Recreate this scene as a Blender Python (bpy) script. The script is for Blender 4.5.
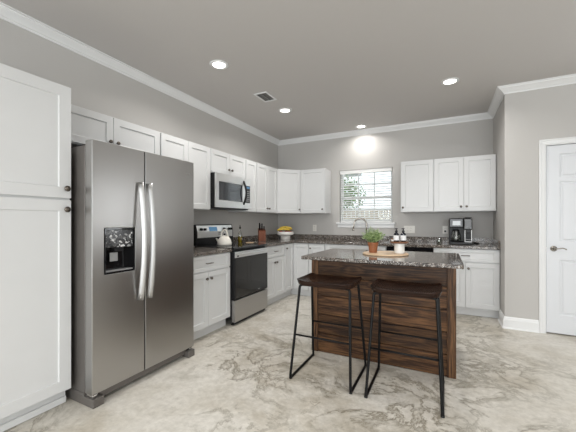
import bpy, bmesh, math, random
from mathutils import Vector, Matrix
random.seed(7)
PI = math.pi
for o in list(bpy.data.objects): bpy.data.objects.remove(o)
SC = bpy.context.scene
COL = SC.collection

# ------------------------------------------------------------------ camera
cd = bpy.data.cameras.new('camera'); cam = bpy.data.objects.new('camera', cd); COL.objects.link(cam)
cam.location = (2.8655, -5.2492, 1.2304)
cam.rotation_euler = (PI/2, 0, math.radians(26.82))
cd.sensor_width = 36; cd.lens = 308.775/576*36; cd.shift_y = 5.55/576; cd.clip_start = .05
SC.camera = cam

# ------------------------------------------------------------------ world, light, exposure
w = bpy.data.worlds.new('world'); SC.world = w; w.use_nodes = True
nt = w.node_tree; nt.nodes.clear()
bg = nt.nodes.new('ShaderNodeBackground'); ow = nt.nodes.new('ShaderNodeOutputWorld')
bg.inputs[0].default_value = (.86, .93, 1, 1); bg.inputs[1].default_value = 2.3
nt.links.new(bg.outputs[0], ow.inputs[0])
SC.view_settings.view_transform = 'Standard'; SC.view_settings.look = 'None'
SC.view_settings.exposure = -0.36; SC.view_settings.gamma = 1

def light(name, kind, loc, rot, energy, color=(1, 1, 1), parent=None, **kw):
    l = bpy.data.lights.new(name, kind); l.energy = energy; l.color = color
    for k, v in kw.items(): setattr(l, k, v)
    o = bpy.data.objects.new(name, l); COL.objects.link(o); o.location = loc; o.rotation_euler = rot; o.parent = parent
    return o
CAN_W = 13
# fill lamps added in the openings of invented windows out of view
light('fill_rear', 'AREA', (3.25, -8.80, 1.35), (PI/2, 0, 0), 255, (.97, .985, 1), shape='RECTANGLE', size=6.0, size_y=2.4)
light('fill_side', 'AREA', (6.45, -5.0, 1.5), (PI/2, 0, PI/2), 14, (.97, .985, 1), shape='RECTANGLE', size=2.6, size_y=1.6)
light('fill_door_wall', 'AREA', (5.3, -.86, 1.5), (PI/2, 0, PI), 27, (.95, .975, 1), shape='RECTANGLE', size=.7, size_y=1.2)  # added lamp, gives the refrigerator door its bright reflection

# ------------------------------------------------------------------ materials
def nodes(name):
    m = bpy.data.materials.new(name); m.use_nodes = True
    t = m.node_tree; b = t.nodes['Principled BSDF']
    return m, t, b
def N(t, kind, **kw):
    n = t.nodes.new(kind)
    for k, v in kw.items():
        if k in n.inputs: n.inputs[k].default_value = v
        else: setattr(n, k, v)
    return n
def ramp(t, fac, stops, interp='LINEAR'):
    r = t.nodes.new('ShaderNodeValToRGB'); r.color_ramp.interpolation = interp
    e = r.color_ramp.elements
    while len(e) < len(stops): e.new(.5)
    for i, (p, c) in enumerate(stops):
        e[i].position = p; e[i].color = (*c, 1) if len(c) == 3 else c
    t.links.new(fac, r.inputs[0]); return r.outputs[0]
def coords(t, scale=(1, 1, 1), loc=(0, 0, 0)):
    c = t.nodes.new('ShaderNodeTexCoord'); mp = t.nodes.new('ShaderNodeMapping')
    mp.inputs['Scale'].default_value = scale; mp.inputs['Location'].default_value = loc
    t.links.new(c.outputs['Object'], mp.inputs[0]); return mp.outputs[0]
def plain(name, color, rough=.5, metal=0, bump=0, bscale=60, vary=0, bstretch=(1, 1, 1), emit=None, **kw):
    m, t, b = nodes(name)
    b.inputs['Base Color'].default_value = (*color, 1); b.inputs['Roughness'].default_value = rough
    b.inputs['Metallic'].default_value = metal
    for k, v in kw.items(): b.inputs[k.replace('_', ' ')].default_value = v
    v = coords(t, bstretch)
    n = N(t, 'ShaderNodeTexNoise', Scale=bscale, Detail=3.0); t.links.new(v, n.inputs['Vector'])
    if vary:
        c = ramp(t, n.outputs[0], [(.3, tuple(x*(1-vary) for x in color)), (.7, tuple(min(1, x*(1+vary)) for x in color))])
        t.links.new(c, b.inputs['Base Color'])
    if bump:
        bp = N(t, 'ShaderNodeBump', Strength=bump, Distance=.002)
        t.links.new(n.outputs[0], bp.inputs['Height']); t.links.new(bp.outputs[0], b.inputs['Normal'])
    if emit:
        b.inputs['Emission Color'].default_value = (*emit[0], 1); b.inputs['Emission Strength'].default_value = emit[1]
    return m

M = {}
M['wall'] = plain('greige wall paint', (.51, .495, .475), .75, bump=.15, bscale=180, vary=.012)
M['ceiling'] = plain('ceiling paint', (.56, .54, .525), .85, bump=.2, bscale=120, vary=.012)
M['trim'] = plain('white trim paint', (.78, .785, .785), .35, vary=.01, bscale=8)
M['cab'] = plain('white cabinet lacquer', (.655, .66, .66), .32, vary=.01, bscale=6)
M['door'] = plain('white door paint', (.69, .705, .73), .35, bump=.06, bscale=90, bstretch=(1, 1, .1))
M['knob'] = plain('dark nickel', (.16, .14, .12), .3, 1, vary=.1, bscale=40)
M['nickel'] = plain('satin nickel', (.42, .39, .35), .25, 1, vary=.05, bscale=40)
M['chrome'] = plain('brushed chrome', (.62, .62, .62), .18, 1, vary=.03, bscale=40)
M['steel'] = plain('brushed stainless steel', (.44, .43, .42), .30, 1)
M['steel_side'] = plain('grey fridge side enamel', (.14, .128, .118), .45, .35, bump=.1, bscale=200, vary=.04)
M['steel_light'] = plain('bright stainless steel', (.74, .74, .735), .28, 1, bump=.04, bscale=300, bstretch=(1, .02, .02), vary=.03)
M['handle'] = plain('polished handle steel', (.50, .50, .495), .45, 1, vary=.02)
M['black'] = plain('black plastic', (.008, .008, .009), .35, vary=.1, Specular_IOR_Level=.3)
M['black_gloss'] = plain('black glass', (.008, .008, .009), .05, vary=.1, bscale=5)
M['oven_glass'] = plain('oven door glass', (.018, .017, .016), .06, vary=.1, bscale=5, Specular_IOR_Level=.55)
M['mw_glass'] = plain('microwave window glass', (.03, .034, .04), .07, vary=.1, bscale=5, Specular_IOR_Level=1.0)
M['iron'] = plain('black powder coated steel', (.004, .004, .0042), .42, 0, vary=.1, Specular_IOR_Level=.2)
M['smoke'] = plain('smoky grey plastic', (.075, .075, .075), .25, vary=.1)
M['rubber'] = plain('black rubber', (.02, .02, .02), .8, vary=.1)
M['grey'] = plain('grey plastic', (.30, .30, .30), .4, vary=.05)
M['ceramic'] = plain('white ceramic', (.80, .78, .74), .2, vary=.02, bscale=20)
M['enamel'] = plain('cream enamel', (.80, .77, .70), .15, vary=.02, bscale=20)
M['terracotta'] = plain('terracotta', (.27, .095, .035), .6, bump=.2, bscale=80, vary=.2)
M['soil'] = plain('potting soil', (.04, .025, .015), .95, bump=.8, bscale=150, vary=.4)
M['plate'] = plain('cream outlet plastic', (.76, .74, .69), .35, vary=.01)
M['slot'] = plain('outlet slot', (.06, .055, .05), .6, vary=.05)
M['blind'] = plain('white faux wood slat', (.84, .84, .83), .45, bump=.04, bscale=60, bstretch=(.05, 1, 1))
M['blue_display'] = plain('lit blue display', (.02, .05, .09), .08, vary=.1, emit=((.15, .45, .8), .35))
M['screen_light'] = plain('lit white display', (.3, .31, .32), .1, vary=.05, emit=((.8, .85, .85), .35))
M['lens'] = plain('frosted lamp lens', (1, 1, 1), .5, emit=((1, .96, .9), 9.0))
M['white_label'] = plain('white paper label', (.80, .80, .80), .6, vary=.02)
M['navy_glass'] = plain('dark bottle glass', (.012, .014, .022), .08, vary=.1)
M['banana'] = plain('banana skin', (.62, .44, .05), .5, vary=.25, bscale=25)
M['apple'] = plain('apple skin', (.30, .035, .02), .3, vary=.5, bscale=20)
M['grass'] = plain('lawn', (.12, .2, .05), .95, bump=.6, bscale=20, vary=.4)
M['dark_int'] = plain('dark interior', (.03, .03, .03), .7, vary=.1)
M['vent_dark'] = plain('painted vent shade', (.05, .045, .04), .8, vary=.1)
M['badge'] = plain('silver badge', (.8, .8, .8), .2, 1, vary=.02)
M['ringmark'] = plain('burner ring print', (.12, .12, .12), .2, vary=.05)
M['oil'] = plain('olive oil', (.55, .42, .03), .08, vary=.05, Transmission_Weight=.6, IOR=1.45)

def thin_glass(name, tint=(.97, .99, .98), gl=.08):
    m = bpy.data.materials.new(name); m.use_nodes = True; t = m.node_tree; t.nodes.clear()
    o = t.nodes.new('ShaderNodeOutputMaterial'); mx = t.nodes.new('ShaderNodeMixShader')
    tr = t.nodes.new('ShaderNodeBsdfTransparent'); tr.inputs[0].default_value = (*tint, 1)
    g = t.nodes.new('ShaderNodeBsdfGlossy'); g.inputs['Roughness'].default_value = .02
    lw = t.nodes.new('ShaderNodeLayerWeight'); lw.inputs[0].default_value = .3
    mt = t.nodes.new('ShaderNodeMath'); mt.operation = 'MULTIPLY_ADD'; mt.inputs[1].default_value = .5; mt.inputs[2].default_value = gl
    t.links.new(lw.outputs['Fresnel'], mt.inputs[0]); t.links.new(mt.outputs[0], mx.inputs[0])
    t.links.new(tr.outputs[0], mx.inputs[1]); t.links.new(g.outputs[0], mx.inputs[2]); t.links.new(mx.outputs[0], o.inputs[0])
    return m
M['glass'] = thin_glass('window glass', gl=.03)
M['clear'] = thin_glass('clear glass', (.93, .95, .93), .10)

def granite():
    m, t, b = nodes('speckled granite'); v = coords(t)
    vo = N(t, 'ShaderNodeTexVoronoi', Scale=140.0, Randomness=1.0); t.links.new(v, vo.inputs['Vector'])
    c1 = ramp(t, N_sep(t, vo.outputs['Color']), [(0, (.012, .011, .010)), (.24, (.04, .034, .03)), (.40, (.12, .095, .075)), (.60, (.20, .17, .15)), (.80, (.36, .33, .30)), (.94, (.60, .57, .53))], 'CONSTANT')
    n = N(t, 'ShaderNodeTexNoise', Scale=14.0, Detail=6.0, Roughness=.65); t.links.new(v, n.inputs['Vector'])
    c2 = ramp(t, n.outputs[0], [(.35, (.02, .018, .017)), (.5, (.12, .10, .085)), (.68, (.27, .235, .205))])
    mx = N(t, 'ShaderNodeMixRGB'); mx.inputs[0].default_value = .22
    t.links.new(c1, mx.inputs[1]); t.links.new(c2, mx.inputs[2]); t.links.new(mx.outputs[0], b.inputs['Base Color'])
    b.inputs['Roughness'].default_value = .1; b.inputs['Specular IOR Level'].default_value = .42
    return m
def N_sep(t, col):
    s = t.nodes.new('ShaderNodeSeparateColor'); t.links.new(col, s.inputs[0]); return s.outputs[0]
M['granite'] = granite()

def floor_mat():
    m, t, b = nodes('marbled stained concrete'); v = coords(t)
    nd = N(t, 'ShaderNodeTexNoise', Scale=1.1, Detail=4.0); t.links.new(v, nd.inputs['Vector'])
    add = N(t, 'ShaderNodeVectorMath', operation='MULTIPLY_ADD'); add.inputs[1].default_value = (.5, .5, .5)
    t.links.new(nd.outputs['Color'], add.inputs[0]); t.links.new(v, add.inputs[2])
    a = N(t, 'ShaderNodeTexNoise', Scale=1.7, Detail=9.0, Roughness=.62, Distortion=.25); t.links.new(add.outputs[0], a.inputs['Vector'])
    base = ramp(t, a.outputs[0], [(.28, (.35, .315, .25)), (.40, (.51, .47, .40)), (.50, (.61, .58, .52)), (.62, (.68, .655, .605)), (.76, (.52, .495, .44))])
    # mineral veins: ridges of a distorted noise, patchy
    r = N(t, 'ShaderNodeTexNoise', Scale=1.9, Detail=9.0, Roughness=.68, Distortion=.5); t.links.new(add.outputs[0], r.inputs['Vector'])
    vein = ramp(t, r.outputs[0], [(.44, (0, 0, 0)), (.49, (.6, .6, .6)), (.50, (1, 1, 1)), (.506, (.5, .5, .5)), (.53, (0, 0, 0))])
    pt = N(t, 'ShaderNodeTexNoise', Scale=.85, Detail=3.0); t.links.new(v, pt.inputs['Vector'])
    pm = ramp(t, pt.outputs[0], [(.42, (.03, .03, .03)), (.60, (.95, .95, .95))])
    mu = N(t, 'ShaderNodeMixRGB', blend_type='MULTIPLY'); mu.inputs[0].default_value = 1
    t.links.new(vein, mu.inputs[1]); t.links.new(pm, mu.inputs[2])
    mx = N(t, 'ShaderNodeMixRGB'); t.links.new(mu.outputs[0], mx.inputs[0]); t.links.new(base, mx.inputs[1])
    mx.inputs[2].default_value = (.20, .175, .125, 1)
    # fine mottling
    f = N(t, 'ShaderNodeTexNoise', Scale=22.0, Detail=6.0, Roughness=.7); t.links.new(v, f.inputs['Vector'])
    fc = ramp(t, f.outputs[0], [(.3, (.82, .81, .79)), (.7, (1.1, 1.1, 1.1))])
    m2 = N(t, 'ShaderNodeMixRGB', blend_type='MULTIPLY'); m2.inputs[0].default_value = 1
    t.links.new(mx.outputs[0], m2.inputs[1]); t.links.new(fc, m2.inputs[2]); t.links.new(m2.outputs[0], b.inputs['Base Color'])
    rr = ramp(t, a.outputs[0], [(.3, (.30, .30, .30)), (.7, (.46, .46, .46))]); t.links.new(rr, b.inputs['Roughness'])
    bp = N(t, 'ShaderNodeBump', Strength=.08, Distance=.004); t.links.new(f.outputs[0], bp.inputs['Height']); t.links.new(bp.outputs[0], b.inputs['Normal'])
    return m
M['floor'] = floor_mat()

def wood(name, dark, mid, lite, axis='x', plank=0, scale=1, rough=.45, knots=True, off=0, spec=.22):
    m, t, b = nodes(name)
    c = t.nodes.new('ShaderNodeTexCoord'); sp = t.nodes.new('ShaderNodeSeparateXYZ'); t.links.new(c.outputs['Object'], sp.inputs[0])
    cb = t.nodes.new('ShaderNodeCombineXYZ')
    ax = {'x': (0, 1, 2), 'z': (2, 1, 0), 'y': (1, 0, 2)}[axis]
    if plank:
        d = N(t, 'ShaderNodeMath', operation='DIVIDE'); d.inputs[1].default_value = plank
        t.links.new(sp.outputs[ax[2]], d.inputs[0])
        fl = N(t, 'ShaderNodeMath', operation='FLOOR'); t.links.new(d.outputs[0], fl.inputs[0])
        wn = N(t, 'ShaderNodeTexWhiteNoise', noise_dimensions='1D'); t.links.new(fl.outputs[0], wn.inputs['W'])
        mu = N(t, 'ShaderNodeMath', operation='MULTIPLY_ADD'); mu.inputs[1].default_value = 9; t.links.new(wn.outputs[0], mu.inputs[0]); t.links.new(sp.outputs[ax[0]], mu.inputs[2])
        xo = mu.outputs[0]
    else: xo = sp.outputs[ax[0]]
    t.links.new(xo, cb.inputs[0]); t.links.new(sp.outputs[ax[1]], cb.inputs[1]); t.links.new(sp.outputs[ax[2]], cb.inputs[2])
    mp = t.nodes.new('ShaderNodeMapping'); mp.inputs['Scale'].default_value = (1.0*scale, 6*scale, 13*scale); mp.inputs['Location'].default_value = (off, off, 0)
    t.links.new(cb.outputs[0], mp.inputs[0])
    kn = N(t, 'ShaderNodeTexVoronoi', Scale=1.6); kn.inputs['Randomness'].default_value = 1
    mp2 = t.nodes.new('ShaderNodeMapping'); mp2.inputs['Scale'].default_value = (1.2*scale, .3, 2.6*scale); mp2.inputs['Location'].default_value = (off, off, off)
    t.links.new(cb.outputs[0], mp2.inputs[0]); t.links.new(mp2.outputs[0], kn.inputs['Vector'])
    kd = ramp(t, kn.outputs['Distance'], [(.0, (1, 1, 1)), (.28, (0, 0, 0))])
    ad = N(t, 'ShaderNodeMath', operation='MULTIPLY'); ad.inputs[1].default_value = 1.6 if knots else 0
    t.links.new(kd, ad.inputs[0])
    n1 = N(t, 'ShaderNodeTexNoise', Scale=1.0, Detail=4.0, Roughness=.55, Distortion=.35); t.links.new(mp.outputs[0], n1.inputs['Vector'])
    m1 = N(t, 'ShaderNodeMath', operation='MULTIPLY_ADD'); m1.inputs[1].default_value = 5.0
    t.links.new(n1.outputs[0], m1.inputs[0]); t.links.new(ad.outputs[0], m1.inputs[2])
    fr = N(t, 'ShaderNodeMath', operation='PINGPONG'); fr.inputs[1].default_value = .5; t.links.new(m1.outputs[0], fr.inputs[0])
    n2 = N(t, 'ShaderNodeTexNoise', Scale=2.2, Detail=6.0, Roughness=.7)
    mp3 = t.nodes.new('ShaderNodeMapping'); mp3.inputs['Scale'].default_value = (2.2*scale, 10*scale, 38*scale); t.links.new(cb.outputs[0], mp3.inputs[0]); t.links.new(mp3.outputs[0], n2.inputs['Vector'])
    mixf = N(t, 'ShaderNodeMath', operation='MULTIPLY_ADD'); mixf.inputs[1].default_value = .42
    t.links.new(fr.outputs[0], mixf.inputs[0])
    ms = N(t, 'ShaderNodeMath', operation='MULTIPLY'); ms.inputs[1].default_value = .98; t.links.new(n2.outputs[0], ms.inputs[0]); t.links.new(ms.outputs[0], mixf.inputs[2])
    colr = ramp(t, mixf.outputs[0], [(.28, dark), (.52, mid), (.78, lite)])
    kk = ramp(t, kn.outputs['Distance'], [(.0, (1, 1, 1)), (.09, (.9, .9, .9)), (.15, (0, 0, 0))])
    mk = N(t, 'ShaderNodeMixRGB'); mk.inputs[2].default_value = (*[x*.45 for x in dark], 1)
    if knots: t.links.new(kk, mk.inputs[0])
    else: mk.inputs[0].default_value = 0
    t.links.new(colr, mk.inputs[1])
    last = mk.outputs[0]
    if plank:
        pc = ramp(t, wn.outputs[0], [(0, (.68, .66, .66)), (1, (1.25, 1.2, 1.15))])
        mm = N(t, 'ShaderNodeMixRGB', blend_type='MULTIPLY'); mm.inputs[0].default_value = 1
        t.links.new(last, mm.inputs[1]); t.links.new(pc, mm.inputs[2]); last = mm.outputs[0]
    t.links.new(last, b.inputs['Base Color']); b.inputs['Roughness'].default_value = rough; b.inputs['Specular IOR Level'].default_value = spec
    bp = N(t, 'ShaderNodeBump', Strength=.25, Distance=.002); t.links.new(mixf.outputs[0], bp.inputs['Height']); t.links.new(bp.outputs[0], b.inputs['Normal'])
    return m
M['plank'] = wood('stained plank wood', (.008, .005, .004), (.030, .0135, .006), (.135, .067, .029), 'x', .178)
M['stile'] = wood('stained upright wood', (.008, .005, .004), (.040, .018, .008), (.16, .08, .035), 'z', knots=False)
M['seat'] = wood('dark espresso wood', (.004, .002, .0015), (.013, .006, .004), (.028, .013, .008), 'x', rough=.22, spec=.2, knots=False)
M['board'] = wood('pale maple', (.55, .37, .22), (.66, .47, .30), (.74, .56, .38), 'x', knots=False, scale=3)
M['acacia'] = wood('warm acacia', (.06, .022, .010), (.14, .055, .025), (.24, .11, .055), 'x', knots=False, scale=4)
M['walnut'] = wood('red walnut', (.07, .02, .012), (.17, .055, .03), (.26, .10, .055), 'z', knots=False, scale=3)
M['fence'] = wood('weathered fence', (.38, .30, .24), (.52, .42, .34), (.62, .52, .44), 'z', knots=False)

def brick():
    m, t, b = nodes('pinkish brick'); v = coords(t)
    br = N(t, 'ShaderNodeTexBrick', Scale=4.0); br.inputs['Color1'].default_value = (.5, .28, .22, 1); br.inputs['Color2'].default_value = (.6, .36, .29, 1); br.inputs['Mortar'].default_value = (.6, .57, .52, 1)
    c = t.nodes.new('ShaderNodeTexCoord'); mp = t.nodes.new('ShaderNodeMapping'); mp.inputs['Rotation'].default_value = (PI/2, 0, 0)
    t.links.new(c.outputs['Object'], mp.inputs[0]); t.links.new(mp.outputs[0], br.inputs['Vector']); t.links.new(br.outputs[0], b.inputs['Base Color']); b.inputs['Roughness'].default_value = .9
    return m
M['brick'] = brick()
def leafy(name, a, bcol, rough=.5):
    m, t, b = nodes(name); g = t.nodes.new('ShaderNodeNewGeometry')
    c = ramp(t, g.outputs['Random Per Island'], [(0, a), (1, bcol)]); t.links.new(c, b.inputs['Base Color']); b.inputs['Roughness'].default_value = rough
    b.inputs['Subsurface Weight'].default_value = 0
    return m
M['leaf'] = leafy('herb leaves', (.12, .21, .06), (.42, .52, .25))
M['treeleaf'] = leafy('tree leaves', (.06, .15, .03), (.2, .34, .1))

# ------------------------------------------------------------------ geometry helpers
def obj(name, bm, mat, parent=None, bevel=0, smooth=False, seg=2, loc=None):
    bmesh.ops.recalc_face_normals(bm, faces=bm.faces)
    me = bpy.data.meshes.new(name); bm.to_mesh(me); bm.free()
    o = bpy.data.objects.new(name, me); COL.objects.link(o)
    if mat is not None:
        for mm in (mat if isinstance(mat, (list, tuple)) else [mat]): me.materials.append(mm)
    if parent is not None: o.parent = parent
    if loc: o.location = loc
    if smooth:
        for p in me.polygons: p.use_smooth = True
    if bevel:
        b = o.modifiers.new('bevel', 'BEVEL'); b.width = bevel; b.segments = seg; b.limit_method = 'ANGLE'; b.angle_limit = math.radians(40)
    return o
def B(): return bmesh.new()
def box(bm, x0, x1, y0, y1, z0, z1, mat=0):
    vs = [bm.verts.new(p) for p in ((x0, y0, z0), (x1, y0, z0), (x1, y1, z0), (x0, y1, z0), (x0, y0, z1), (x1, y0, z1), (x1, y1, z1), (x0, y1, z1))]
    for f in ((0, 3, 2, 1), (4, 5, 6, 7), (0, 1, 5, 4), (1, 2, 6, 5), (2, 3, 7, 6), (3, 0, 4, 7)):
        fc = bm.faces.new([vs[i] for i in f]); fc.material_index = mat
    return bm
def bx(*a): return box(B(), *a)
def prism(bm, pts, z0, z1):
    lo = [bm.verts.new((x, y, z0)) for x, y in pts]; hi = [bm.verts.new((x, y, z1)) for x, y in pts]
    bm.faces.new(lo[::-1]); bm.faces.new(hi); n = len(pts)
    for i in range(n): bm.faces.new((lo[i], lo[(i+1) % n], hi[(i+1) % n], hi[i]))
    return bm
def lathe(bm, prof, seg=24, c=(0, 0, 0), axis='z'):
    rings = []
    def P(r, a, z):
        x, y = r*math.cos(a), r*math.sin(a)
        if axis == 'z': q = (x, y, z)
        elif axis == 'y': q = (x, z, y)
        else: q = (z, x, y)
        return (q[0]+c[0], q[1]+c[1], q[2]+c[2])
    for r, z in prof:
        if r < 1e-5: rings.append([bm.verts.new(P(0, 0, z))])
        else: rings.append([bm.verts.new(P(r, 2*PI*i/seg, z)) for i in range(seg)])
    for a, b in zip(rings, rings[1:]):
        if len(a) == 1 and len(b) == 1: continue
        for i in range(seg):
            j = (i+1) % seg
            if len(a) == 1: bm.faces.new((a[0], b[i], b[j]))
            elif len(b) == 1: bm.faces.new((a[i], a[j], b[0]))
            else: bm.faces.new((a[i], a[j], b[j], b[i]))
    return bm
def rounded(pts, r, n=5):
    pts = [Vector(p) for p in pts]; out = [pts[0]]
    for i in range(1, len(pts)-1):
        a, b, c = pts[i-1], pts[i], pts[i+1]
        d1 = (a-b).normalized(); d2 = (c-b).normalized()
        rr = min(r, (a-b).length*.49, (c-b).length*.49)
        p, q = b+d1*rr, b+d2*rr
        for k in range(n+1):
            s = k/n; out.append(p*(1-s)**2 + b*2*s*(1-s) + q*s*s)
    out.append(pts[-1]); return out
def tube(bm, pts, r, seg=10, r2=None, taper=None):
    pts = [Vector(p) for p in pts]; rings = []
    t0 = (pts[1]-pts[0]).normalized(); u = t0.orthogonal().normalized()
    if abs(t0.z) < .9: u = Vector((0, 0, 1)).cross(t0).normalized()
    for i, p in enumerate(pts):
        if i == 0: t = t0
        elif i == len(pts)-1: t = (pts[i]-pts[i-1]).normalized()
        else: t = ((pts[i+1]-pts[i]).normalized()+(pts[i]-pts[i-1]).normalized()).normalized()
        u = (u - t*u.dot(t)).normalized(); v = t.cross(u)
        k = taper(i/(len(pts)-1)) if taper else 1
        rings.append([bm.verts.new(p + u*math.cos(2*PI*j/seg)*r*k + v*math.sin(2*PI*j/seg)*(r2 or r)*k) for j in range(seg)])
    for a, b in zip(rings, rings[1:]):
        for j in range(seg): bm.faces.new((a[j], a[(j+1) % seg], b[(j+1) % seg], b[j]))
    bm.faces.new(rings[0][::-1]); bm.faces.new(rings[-1]); return bm
def slab(w, h, t, panels, x0=0, z0=0, depth=.009, bead=.004, raised=False):
    """panelled slab: front at y=-t, back at y=0; panels are rects (xa,xb,za,zb) sunk into the front"""
    bm = B(); xs = sorted({0, w} | {p[0] for p in panels} | {p[1] for p in panels}); zs = sorted({0, h} | {p[2] for p in panels} | {p[3] for p in panels})
    V = {(i, k): bm.verts.new((x0+x, -t, z0+z)) for i, x in enumerate(xs) for k, z in enumerate(zs)}
    fs = {}
    for i in range(len(xs)-1):
        for k in range(len(zs)-1):
            fs[i, k] = bm.faces.new((V[i, k], V[i+1, k], V[i+1, k+1], V[i, k+1]))
    back = bmesh.ops.extrude_face_region(bm, geom=list(bm.faces), use_keep_orig=True)
    bmesh.ops.translate(bm, verts=[e for e in back['geom'] if isinstance(e, bmesh.types.BMVert)], vec=(0, t, 0))
    bm.faces.ensure_lookup_table()
    for (i, k), f in fs.items():
        f.normal_update()
        cx, cz = (xs[i]+xs[i+1])/2, (zs[k]+zs[k+1])/2
        if any(p[0] < cx < p[1] and p[2] < cz < p[3] for p in panels):
            if f.normal.y > 0: f.normal_flip()
            bmesh.ops.inset_region(bm, faces=[f], thickness=bead, depth=-depth)
            if raised:
                bmesh.ops.inset_region(bm, faces=[f], thickness=.022, depth=0)
                bmesh.ops.inset_region(bm, faces=[f], thickness=.012, depth=depth*.8)
    return bm
def tag(o, label, cat, group=None, kind=None):
    if label: o['label'] = label
    if cat: o['category'] = cat
    if group: o['group'] = group
    if kind: o['kind'] = kind
    return o
def thing(name, label, cat, loc=(0, 0, 0), rz=0, group=None):
    o = bpy.data.objects.new(name, None); COL.objects.link(o); o.location = loc; o.rotation_euler = (0, 0, rz); o.empty_display_size = .1
    return tag(o, label, cat, group)
def struct(name, bm, mat, parent=None, bevel=0, label=None):
    o = obj(name, bm, mat, parent, bevel)
    if parent is None: o['kind'] = 'structure'
    if label: o['label'] = label
    return o
def kids(o): return [c for c in bpy.data.objects if c.parent == o]
def dup(root, loc, rz=None, label=None):
    def rec(o, parent):
        c = o.copy(); COL.objects.link(c); c.parent = parent
        for k in kids(o): rec(k, c)
        return c
    r = rec(root, None); r.location = loc
    if rz is not None: r.rotation_euler = (0, 0, rz)
    if label: r['label'] = label
    return r

# ------------------------------------------------------------------ room shell
W, YR, H, XR, YB = 3.4908, -.9336, 2.776, 6.5, -8.9
def wall_holes(axis, a0, a1, c0, c1, z0, z1, holes):
    """wall made of solid pieces round its openings; axis x: runs along x, thickness c0..c1 in y"""
    bm = B(); As = sorted({a0, a1} | {h[0] for h in holes} | {h[1] for h in holes}); Zs = sorted({z0, z1} | {h[2] for h in holes} | {h[3] for h in holes})
    for i in range(len(As)-1):
        for k in range(len(Zs)-1):
            ca, cz = (As[i]+As[i+1])/2, (Zs[k]+Zs[k+1])/2
            if any(h[0] < ca < h[1] and h[2] < cz < h[3] for h in holes): continue
            if axis == 'x': box(bm, As[i], As[i+1], c0, c1, Zs[k], Zs[k+1])
            else: box(bm, c0, c1, As[i], As[i+1], Zs[k], Zs[k+1])
    bmesh.ops.remove_doubles(bm, verts=bm.verts, dist=1e-5)
    seen = {}
    for f in list(bm.faces):
        key = tuple(round(x, 4) for x in f.calc_center_median()); seen.setdefault(key, []).append(f)
    bmesh.ops.delete(bm, geom=[f for l in seen.values() if len(l) > 1 for f in l], context='FACES')
    return bm
WIN = (1.225, 2.115, 1.215, 2.12)
struct('floor', bx(-.14, XR+.14, YB-.14, .14, -.12, 0), M['floor'])
struct('ceiling', bx(-.14, XR+.14, YB-.14, .14, H, H+.1), M['ceiling'])
struct('wall_left', bx(-.14, 0, YB-.14, .14, 0, H), M['wall'])
struct('wall_back', wall_holes('x', 0, W, 0, .14, 0, H, [WIN]), M['wall'])
struct('wall_return', bx(W, W+.11, YR+.11, .14, 0, H), M['wall'])
DX0, DX1, DZ = 3.862, 4.642, 2.075
struct('wall_door_side', wall_holes('x', W, XR, YR, YR+.11, 0, H, [(DX0, DX1, 0, DZ), (4.95, 5.65, .9, 2.1)]), M['wall'])
struct('wall_right', wall_holes('y', YB, YR, XR, XR+.14, 0, H, [(-6.3, -3.7, .7, 2.3)]), M['wall'])
struct('wall_rear', wall_holes('x', 0, XR, YB-.14, YB, 0, H, [(.25, 6.25, .1, 2.6)]), M['wall'])

def sweep(path, prof):
    bm = B(); n = len(path); rings = []
    for i, p in enumerate(path):
        p = Vector(p)
        ds = []
        if i > 0: ds.append((p-Vector(path[i-1])).normalized())
        if i < n-1: ds.append((Vector(path[i+1])-p).normalized())
        ns = [Vector((d.y, -d.x)) for d in ds]
        if len(ns) == 2: m = (ns[0]+ns[1]); m = m/ (m.dot(ns[0]))
        else: m = ns[0]
        rings.append([bm.verts.new((p.x+m.x*o, p.y+m.y*o, z)) for o, z in prof])
    k = len(prof)
    for a, b in zip(rings, rings[1:]):
        for j in range(k): bm.faces.new((a[j], a[(j+1) % k], b[(j+1) % k], b[j]))
    bm.faces.new(rings[0]); bm.faces.new(rings[-1][::-1]); return bm
zc = H-.076
struct('trim_1', sweep([(0, YB), (0, 0), (W, 0), (W, YR), (XR, YR)], [(0, zc), (.010, zc), (.012, zc+.014), (.022, zc+.018), (.032, zc+.030), (.052, zc+.047), (.064, zc+.056), (.066, zc+.066), (.082, zc+.068), (.082, H), (0, H)]), M['trim'], label='white crown moulding running round the top of the walls')
base_prof = [(0, .004), (.016, .004), (.016, .10), (.011, .112), (.009, .124), (.004, .134), (0, .136)]
struct('baseboard_right', sweep([(W, -.62), (W, YR), (3.803, YR)], base_prof), M['trim'])
struct('baseboard_corner_shoe', sweep([(W-.016, -.62), (W-.016, YR-.016), (3.803, YR-.016)], [(0, .001), (.012, .001), (.010, .012), (0, .02)]), M['trim'])['label'] = 'white quarter round shoe moulding at the foot of the baseboard'
bpy.data.objects['baseboard_corner_shoe'].name = 'trim_2'

# door
dr = tag(bpy.data.objects.new('door_1', None), 'white six panel interior door with lever handle', None); COL.objects.link(dr); dr['kind'] = 'structure'
dr.location = (DX0+.01, YR+.045, 0)
pan = []
for xa, xb in ((.115, .335), (.425, .645)):
    for za, zb in ((.20, .80), (1.0, 1.655), (1.70, 1.955)): pan.append((xa, xb, za, zb))
obj('door_leaf', slab(.76, 2.05, .036, pan, z0=.012, depth=.009, bead=.010, raised=True), M['door'], dr, .002)
bm = lathe(B(), [(0, 0), (.026, 0), (.031, -.004), (.030, -.010), (.016, -.014), (.013, -.03), (.015, -.034), (0, -.034)], 24, (0, 0, 0), 'y')
hd = obj('door_handle', bm, M['nickel'], dr, 0, True, loc=(.062, -.036, .935))
obj('lever', tube(B(), rounded([(0, -.028, 0), (.0, -.045, 0), (.03, -.048, .002), (.065, -.046, .010), (.082, -.044, .004), (.098, -.044, -.006)], .015), .0075, 10, .006), M['nickel'], hd, 0, True)
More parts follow.
